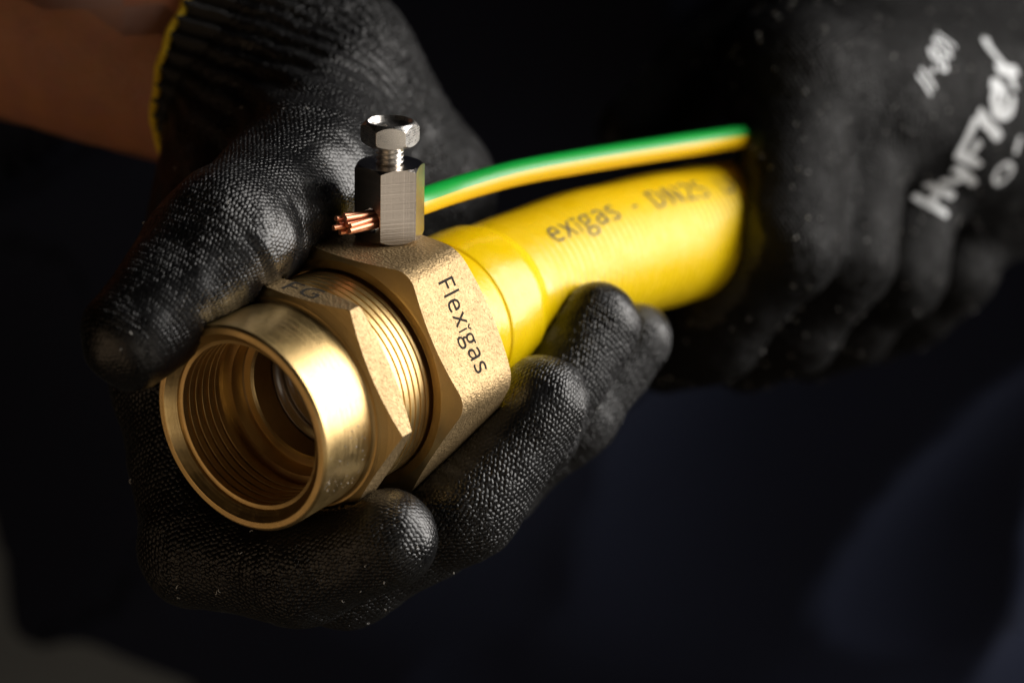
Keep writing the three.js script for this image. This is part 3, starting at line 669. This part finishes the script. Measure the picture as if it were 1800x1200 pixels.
// ribbed cuffs with a yellow hem
function cuff(glove, from, to, r0, r1, beyond) {
  const path = new THREE.CatmullRomCurve3([from, from.clone().lerp(to, 0.5), to, beyond], false, 'centripetal');
  const ribs = (s, a, L) => mix(r0, r1, smooth(0, L, s)) + 0.85 * (1 - smooth(0.5, 0.85, s / L)) * Math.cos(a * 44 + 0.35 * Math.sin(s * 0.5)) + 0.7 * noise3(Math.cos(a) * 2, Math.sin(a) * 2, s / 11) + -9 * smooth(0.4, 1, s / L);
  const c = mesh('cuff', placeP(sweep(path, ribs, { seg: 360, n: 60, uvR: r0 })), M.cuff, glove, 'ribbed black knit cuff');
  const d = path.getTangentAt(0), y = V(0, -1, 0).addScaledVector(d, d.y).normalize(), x = y.clone().cross(d), ring = [];
  for (let i = 0; i < 120; i++) { const a = i / 120 * Math.PI * 2, r = r0 + 0.1 + 0.12 * noise3(i * 0.9, 0, 0); ring.push(from.clone().addScaledVector(y, r * Math.cos(a)).addScaledVector(x, r * Math.sin(a)).addScaledVector(d, 0.4 * noise3(i * 0.7, 3, 1))); }
  const curve = new THREE.CatmullRomCurve3(ring, true);
  const tube = new THREE.TubeGeometry(curve, 480, 1.0, 8, true);
  const tp = tube.attributes.uv; for (let i = 0; i < tp.count; i++) tp.setXY(i, tp.getX(i) * r0 * 0.00628, tp.getY(i) * 0.006);
  mesh('yellow_hem', placeP(tube), M.hem, glove, 'yellow overlocked edge of the cuff');
}
const wR = V(...wristR.slice(0, 3)), dR = V(0.87, 0.347, -0.35).normalize();
cuff(gloveR, wR.clone().addScaledVector(dR, -17), wR.clone().addScaledVector(dR, 4), 26.6, 27.0, wR.clone().addScaledVector(dR, 24));
const wL = V(...wristL.slice(0, 3)), dL = V(-0.66, 0.12, -0.3).normalize();
cuff(gloveL, wL.clone().addScaledVector(dL, -20), wL.clone().addScaledVector(dL, 8), 29.4, 29.6, wL.clone().addScaledVector(dL, 22));

// white print on the back of the glove: brush-like strokes laid on the knit
function project(px, py, f, d0) {                            // first point of the glove on the line of sight
  const r = cam(px, py, 1); let d = d0;
  for (let i = 0; i < 80; i++) { const e = f(r.x * d, r.y * d, r.z * d); d += e * 0.8; if (Math.abs(e) < 0.02) break; }
  return r.multiplyScalar(d);
}
function strokes(list, f, origin, ex, ey, width) {           // list of polylines in letter units; origin/ex/ey in camera mm on a plane near the glove
  const pos = [], idx = [], lift = 0.35;
  const drop = (p) => { let x = p.x, y = p.y, z = p.z; for (let i = 0; i < 30; i++) { const e = f(x, y, z) - lift, h = 0.5, gx = f(x + h, y, z) - f(x - h, y, z), gy = f(x, y + h, z) - f(x, y - h, z), gz = f(x, y, z + h) - f(x, y, z - h), l = Math.hypot(gx, gy, gz) || 1; x -= gx / l * e * 0.7; y -= gy / l * e * 0.7; z -= gz / l * e * 0.7; if (Math.abs(e) < 0.02) break; } return [x, y, z]; };
  const map = (u, v) => origin.clone().addScaledVector(ex, u).addScaledVector(ey, v);
  for (const [w, ...pts] of list) {
    const curve = new THREE.CatmullRomCurve3(pts.map((p) => V(p[0], p[1], 0)), false, 'catmullrom', 0.4), n = Math.max(6, Math.round(curve.getLength() * 18)), base = pos.length / 3, W = 4;
    for (let i = 0; i <= n; i++) {
      const t = i / n, p = curve.getPoint(t), d = curve.getTangent(t), nx = -d.y, ny = d.x, ww = w * width * (0.55 + 0.45 * Math.sqrt(Math.max(0, 1 - Math.pow(2 * t - 1, 8))));
      for (let k = 0; k <= W; k++) { const o = (k / W - 0.5) * ww; pos.push(...drop(map(p.x + nx * o, p.y + ny * o))); }
    }
    for (let i = 0; i < n; i++) for (let k = 0; k < W; k++) { const a = base + i * (W + 1) + k, b = a + W + 1; idx.push(a, a + 1, b, a + 1, b + 1, b); }
  }
  const g = new THREE.BufferGeometry(); g.setAttribute('position', new THREE.Float32BufferAttribute(pos, 3)); g.setIndex(idx);
  const uv = new Float32Array(pos.length / 3 * 2); for (let i = 0; i < uv.length / 2; i++) { uv[i * 2] = pos[i * 3] * 0.001; uv[i * 2 + 1] = pos[i * 3 + 1] * 0.001; }
  g.setAttribute('uv', new THREE.BufferAttribute(uv, 2)); g.computeVertexNormals();
  return g;
}
{
  const base = (a, b, up, units, tall) => { const o = project(...a, fL, 540), ex = project(...b, fL, 540).sub(o), ey = project(...up, fL, 540).sub(o); ey.addScaledVector(ex, -ey.dot(ex) / ex.lengthSq()); const unit = ex.length() / units; ex.normalize().multiplyScalar(unit); ey.normalize().multiplyScalar(unit * tall); return [o, ex, ey]; };
  const word = [
    [1, [0.0, 0.02], [0.13, 1.0]], [1, [0.5, 0.0], [0.66, 1.0]], [0.9, [0.06, 0.52], [0.62, 0.5]],                        // H
    [1, [0.85, 0.68], [1.0, 0.28], [1.2, 0.2]], [1, [1.4, 0.72], [1.22, 0.1], [1.02, -0.3]],                             // y
    [1, [1.62, 0.0], [1.78, 1.0]], [0.95, [1.72, 0.98], [2.45, 1.02]], [0.9, [1.7, 0.5], [2.2, 0.52]],                  // F
    [1, [2.36, 0.0], [2.56, 1.02]],                                                                                    // l
    [0.95, [2.82, 0.34], [3.2, 0.42], [3.16, 0.68], [2.88, 0.66], [2.78, 0.3], [2.96, 0.02], [3.3, 0.08]],               // e
    [1, [3.5, 0.66], [3.98, 0.0]], [1, [3.46, 0.0], [4.15, 0.86], [4.42, 0.9]],                                          // x
  ];
  const mark = [[0.75, [0.1, 0.1], [-0.12, 0.4], [0.1, 0.72], [0.5, 0.72], [0.68, 0.42], [0.5, 0.1], [0.1, 0.1]], [0.85, [1.05, 0.3], [1.7, 0.36]]];
  const number = [
    [0.42, [0, 0], [0.05, 1]], [0.42, [0.42, 0], [0.47, 1]], [0.42, [0.75, 0.5], [1.1, 0.5]],
    [0.4, [1.6, 0.5], [1.38, 0.75], [1.62, 1.0], [1.86, 0.75], [1.6, 0.5], [1.35, 0.22], [1.6, 0], [1.86, 0.24], [1.6, 0.5]],
    [0.4, [2.35, 0], [2.12, 0.5], [2.38, 1], [2.64, 0.5], [2.35, 0]], [0.42, [2.95, 0], [3.0, 1]],
  ];
  mesh('lettering', placeP(mergeGeometries([strokes(word, fL, ...base([1666, 380], [1788, 102], [1606, 350], 4.4, 1.15), 0.23), strokes(mark, fL, ...base([1770, 318], [1806, 240], [1752, 310], 1.7, 1), 0.24), strokes(number, fL, ...base([1636, 168], [1680, 84], [1616, 158], 3.0, 1.15), 0.42)])), M.white, gloveL, 'white brush-style word with a small number above it');
}

// pale lint caught in the knit
function lint(glove, surf, n, seed, keep, thick = 1) {
  const R = rng(seed), parts = [], P = surf.P, N = surf.N;
  let guard = 0;
  while (parts.length < n && guard++ < 60000) {
    const i = Math.floor(R() * P.length / 3) * 3, p = V(P[i], P[i + 1], P[i + 2]), m = V(N[i], N[i + 1], N[i + 2]);
    const px = p.x / p.z * FPX + 900, py = p.y / p.z * FPX + 600;
    if (!keep(px, py, m, R)) continue;
    if (fittingDist(p.x, p.y, p.z) < 1.5 || polyDist(pipeSamples, p.x, p.y, p.z) < PR + 1.5) continue;
    const a = V(R() - 0.5, R() - 0.5, R() - 0.5).cross(m).normalize(), b = a.clone().cross(m), l = 0.35 + R() * 0.75, c = (R() - 0.5) * 1.4;
    const q = (u, w, h) => p.clone().addScaledVector(a, u * l).addScaledVector(b, w * l).addScaledVector(m, h);
    const t = new THREE.TubeGeometry(new THREE.QuadraticBezierCurve3(q(-0.5, 0, 0.2), q(0, c, 0.35 + R() * 0.3), q(0.5, 0, 0.25)), 5, (0.045 + R() * 0.04) * thick, 4);
    parts.push(t);
  }
  const g = mergeGeometries(parts);
  const m = mesh('lint', placeP(g), M.lint, glove, 'tiny pale lint specks on the knit');
  m.userData.kind = 'stuff';
}
lint(gloveR, surfR, 60, 31, (x, y, m, R) => m.z < -0.2 && ((y > 980 && x < 800 && R() < 0.9) || R() < 0.12));
lint(gloveL, surfL, 230, 32, (x, y, m, R) => m.z < 0 && x < 1800 && y > 0 && R() < 0.8, 1.25);

// body: torso, arms and legs as one continuous surface
const inW = (v) => { const p = toWorld(v); return p; };
const elbowR = wR.clone().addScaledVector(dR, -255), elbowL = wL.clone().addScaledVector(dL, -250);
const capW = (a, b, ra, rb) => { const d = b.clone().sub(a), L = d.length(); d.divideScalar(L); return { ax: a.x, ay: a.y, az: a.z, ra, rb, dx: d.x, dy: d.y, dz: d.z, L }; };
const wristRW = inW(wR.clone().addScaledVector(dR, -2)), wristLW = inW(wL), elbowRW = inW(elbowR), elbowLW = inW(elbowL);
const TC = PERSON_POS, SR = V(TC.x - 0.19, 1.43, TC.z - 0.02), SL = V(TC.x + 0.19, 1.43, TC.z - 0.02);
const foreMid = (e, w, t) => e.clone().lerp(w, t);
const armBones = [capW(SR, elbowRW, 0.05, 0.042), capW(elbowRW, foreMid(elbowRW, wristRW, 0.35), 0.041, 0.043), capW(foreMid(elbowRW, wristRW, 0.35), wristRW, 0.043, 0.0245), capW(SL, elbowLW, 0.05, 0.042), capW(elbowLW, foreMid(elbowLW, wristLW, 0.35), 0.041, 0.043), capW(foreMid(elbowLW, wristLW, 0.35), wristLW, 0.043, 0.0262)];
const trunk = [capW(V(TC.x, 0.95, TC.z), V(TC.x, 1.4, TC.z), 0.115, 0.12), capW(SR, SL, 0.065, 0.065), capW(V(TC.x, 1.42, TC.z - 0.02), V(TC.x, 1.56, TC.z - 0.02), 0.06, 0.055), capW(V(TC.x - 0.09, 0.93, TC.z), V(TC.x + 0.09, 0.93, TC.z), 0.11, 0.11)];
const legs = [-1, 1].flatMap((s) => [capW(V(TC.x + s * 0.095, 0.9, TC.z), V(TC.x + s * 0.1, 0.5, TC.z + 0.01), 0.085, 0.055), capW(V(TC.x + s * 0.1, 0.5, TC.z + 0.01), V(TC.x + s * 0.1, 0.09, TC.z - 0.01), 0.055, 0.04)]);
function field(list, k) { return (x, y, z) => { let d = 1e9; for (const b of list) { const e = boneDist(b, x, y, z); d = d > 1e8 ? e : smin(d, e, k); } return d; }; }
function boxUV(g, s = 1) {
  const p = g.attributes.position, n = g.attributes.normal, uv = new Float32Array(p.count * 2);
  for (let i = 0; i < p.count; i++) { const ax = Math.abs(n.getX(i)), ay = Math.abs(n.getY(i)), az = Math.abs(n.getZ(i)); const [u, v] = ay > ax && ay > az ? [p.getX(i), p.getZ(i)] : ax > az ? [p.getZ(i), p.getY(i)] : [p.getX(i), p.getY(i)]; uv[i * 2] = u * s; uv[i * 2 + 1] = v * s; }
  g.setAttribute('uv', new THREE.BufferAttribute(uv, 2)); return g;
}
{
  const f = field([...trunk, ...armBones, ...legs], 0.035);
  const g = surfaceNets((x, y, z) => f(x, y, z) + 0.0012 * noise3(x * 40, y * 40, z * 40), V(-0.55, 0.03, -0.98), V(0.6, 1.64, -0.3), 0.009);
  mesh('body', offP(boxUV(g)), M.skin, person, 'bare forearm in shadow above the cuff');
}
// navy jacket with elbow-length sleeves, creased
{
  const fA = field([armBones[0], armBones[3]], 0.01);
  const tr = (x, y, z) => {
    const a = 0.262 - 0.015 * smooth(0.72, 1.25, y), b = 0.157 + 0.01 * smooth(0.7, 1.2, y), u = (x - TC.x) / a, w = (z - TC.z) / b, r = Math.hypot(u, w);
    return (r - 1) * Math.min(a, b) * 0.92;
  };
  const fold = (x, y, z) => {
    const p = x * 0.80 - y * 0.60, q = x * 0.60 + y * 0.80;                 // creases run along q, up to the right
    const n1 = 1 - Math.abs(noise3(p * 11 + 3, q * 2.6, z * 2)), n2 = 1 - Math.abs(noise3(x * 9 + 7, y * 5 + 1, z * 3)), n3 = noise3(x * 26, y * 18, z * 20);
    return 0.036 * Math.pow(n1, 3) + 0.016 * n2 * n2 + 0.0009 * n3;
  };
  const f = (x, y, z) => {
    let d = Math.max(tr(x, y, z), 0.69 + 0.55 * (x - TC.x) * (x - TC.x) - y, y - 1.50);
    d = smin(d, Math.max(fA(x, y, z) - 0.016, 0), 0.05);
    d = smin(d, fA(x, y, z) - 0.016, 0.05);
    return d < 0.05 && d > -0.06 ? d - fold(x, y, z) + 0.026 : d;
  };
  const g = surfaceNets(f, V(-0.42, 0.6, -1.0), V(0.5, 1.56, -0.44), 0.008, 1.6);
  mesh('jacket', offP(boxUV(g)), M.navy, person, 'dark navy work jacket with soft creases');
}
{
  const f = field(legs.map((b) => ({ ...b, ra: b.ra + 0.02, rb: b.rb + 0.022 })), 0.03);
  const g = surfaceNets((x, y, z) => Math.max(f(x, y, z) - 0.006 * noise3(x * 14, y * 9, z * 14), 0.075 - y), V(-0.2, 0.04, -0.95), V(0.28, 1.02, -0.56), 0.011);
  mesh('trousers', offP(boxUV(g)), M.trousers, person, 'dark trousers below the jacket hem');
  for (const s of [-1, 1]) {
    const c = field([capW(V(TC.x + s * 0.1, 0.055, TC.z - 0.05), V(TC.x + s * 0.115, 0.045, TC.z + 0.15), 0.05, 0.045), capW(V(TC.x + s * 0.1, 0.06, TC.z - 0.02), V(TC.x + s * 0.1, 0.14, TC.z - 0.02), 0.05, 0.048)], 0.03);
    const b = surfaceNets((x, y, z) => Math.max(c(x, y, z), 0.003 - y), V(TC.x + s * 0.1 - 0.09, -0.02, TC.z - 0.14), V(TC.x + s * 0.1 + 0.11, 0.22, TC.z + 0.24), 0.008);
    mesh('boot', offP(boxUV(b)), M.boot, person);
  }
}
scene.traverse((o) => { if (o.isMesh) { o.castShadow = true; o.receiveShadow = true; } });
renderer.render(scene, camera);
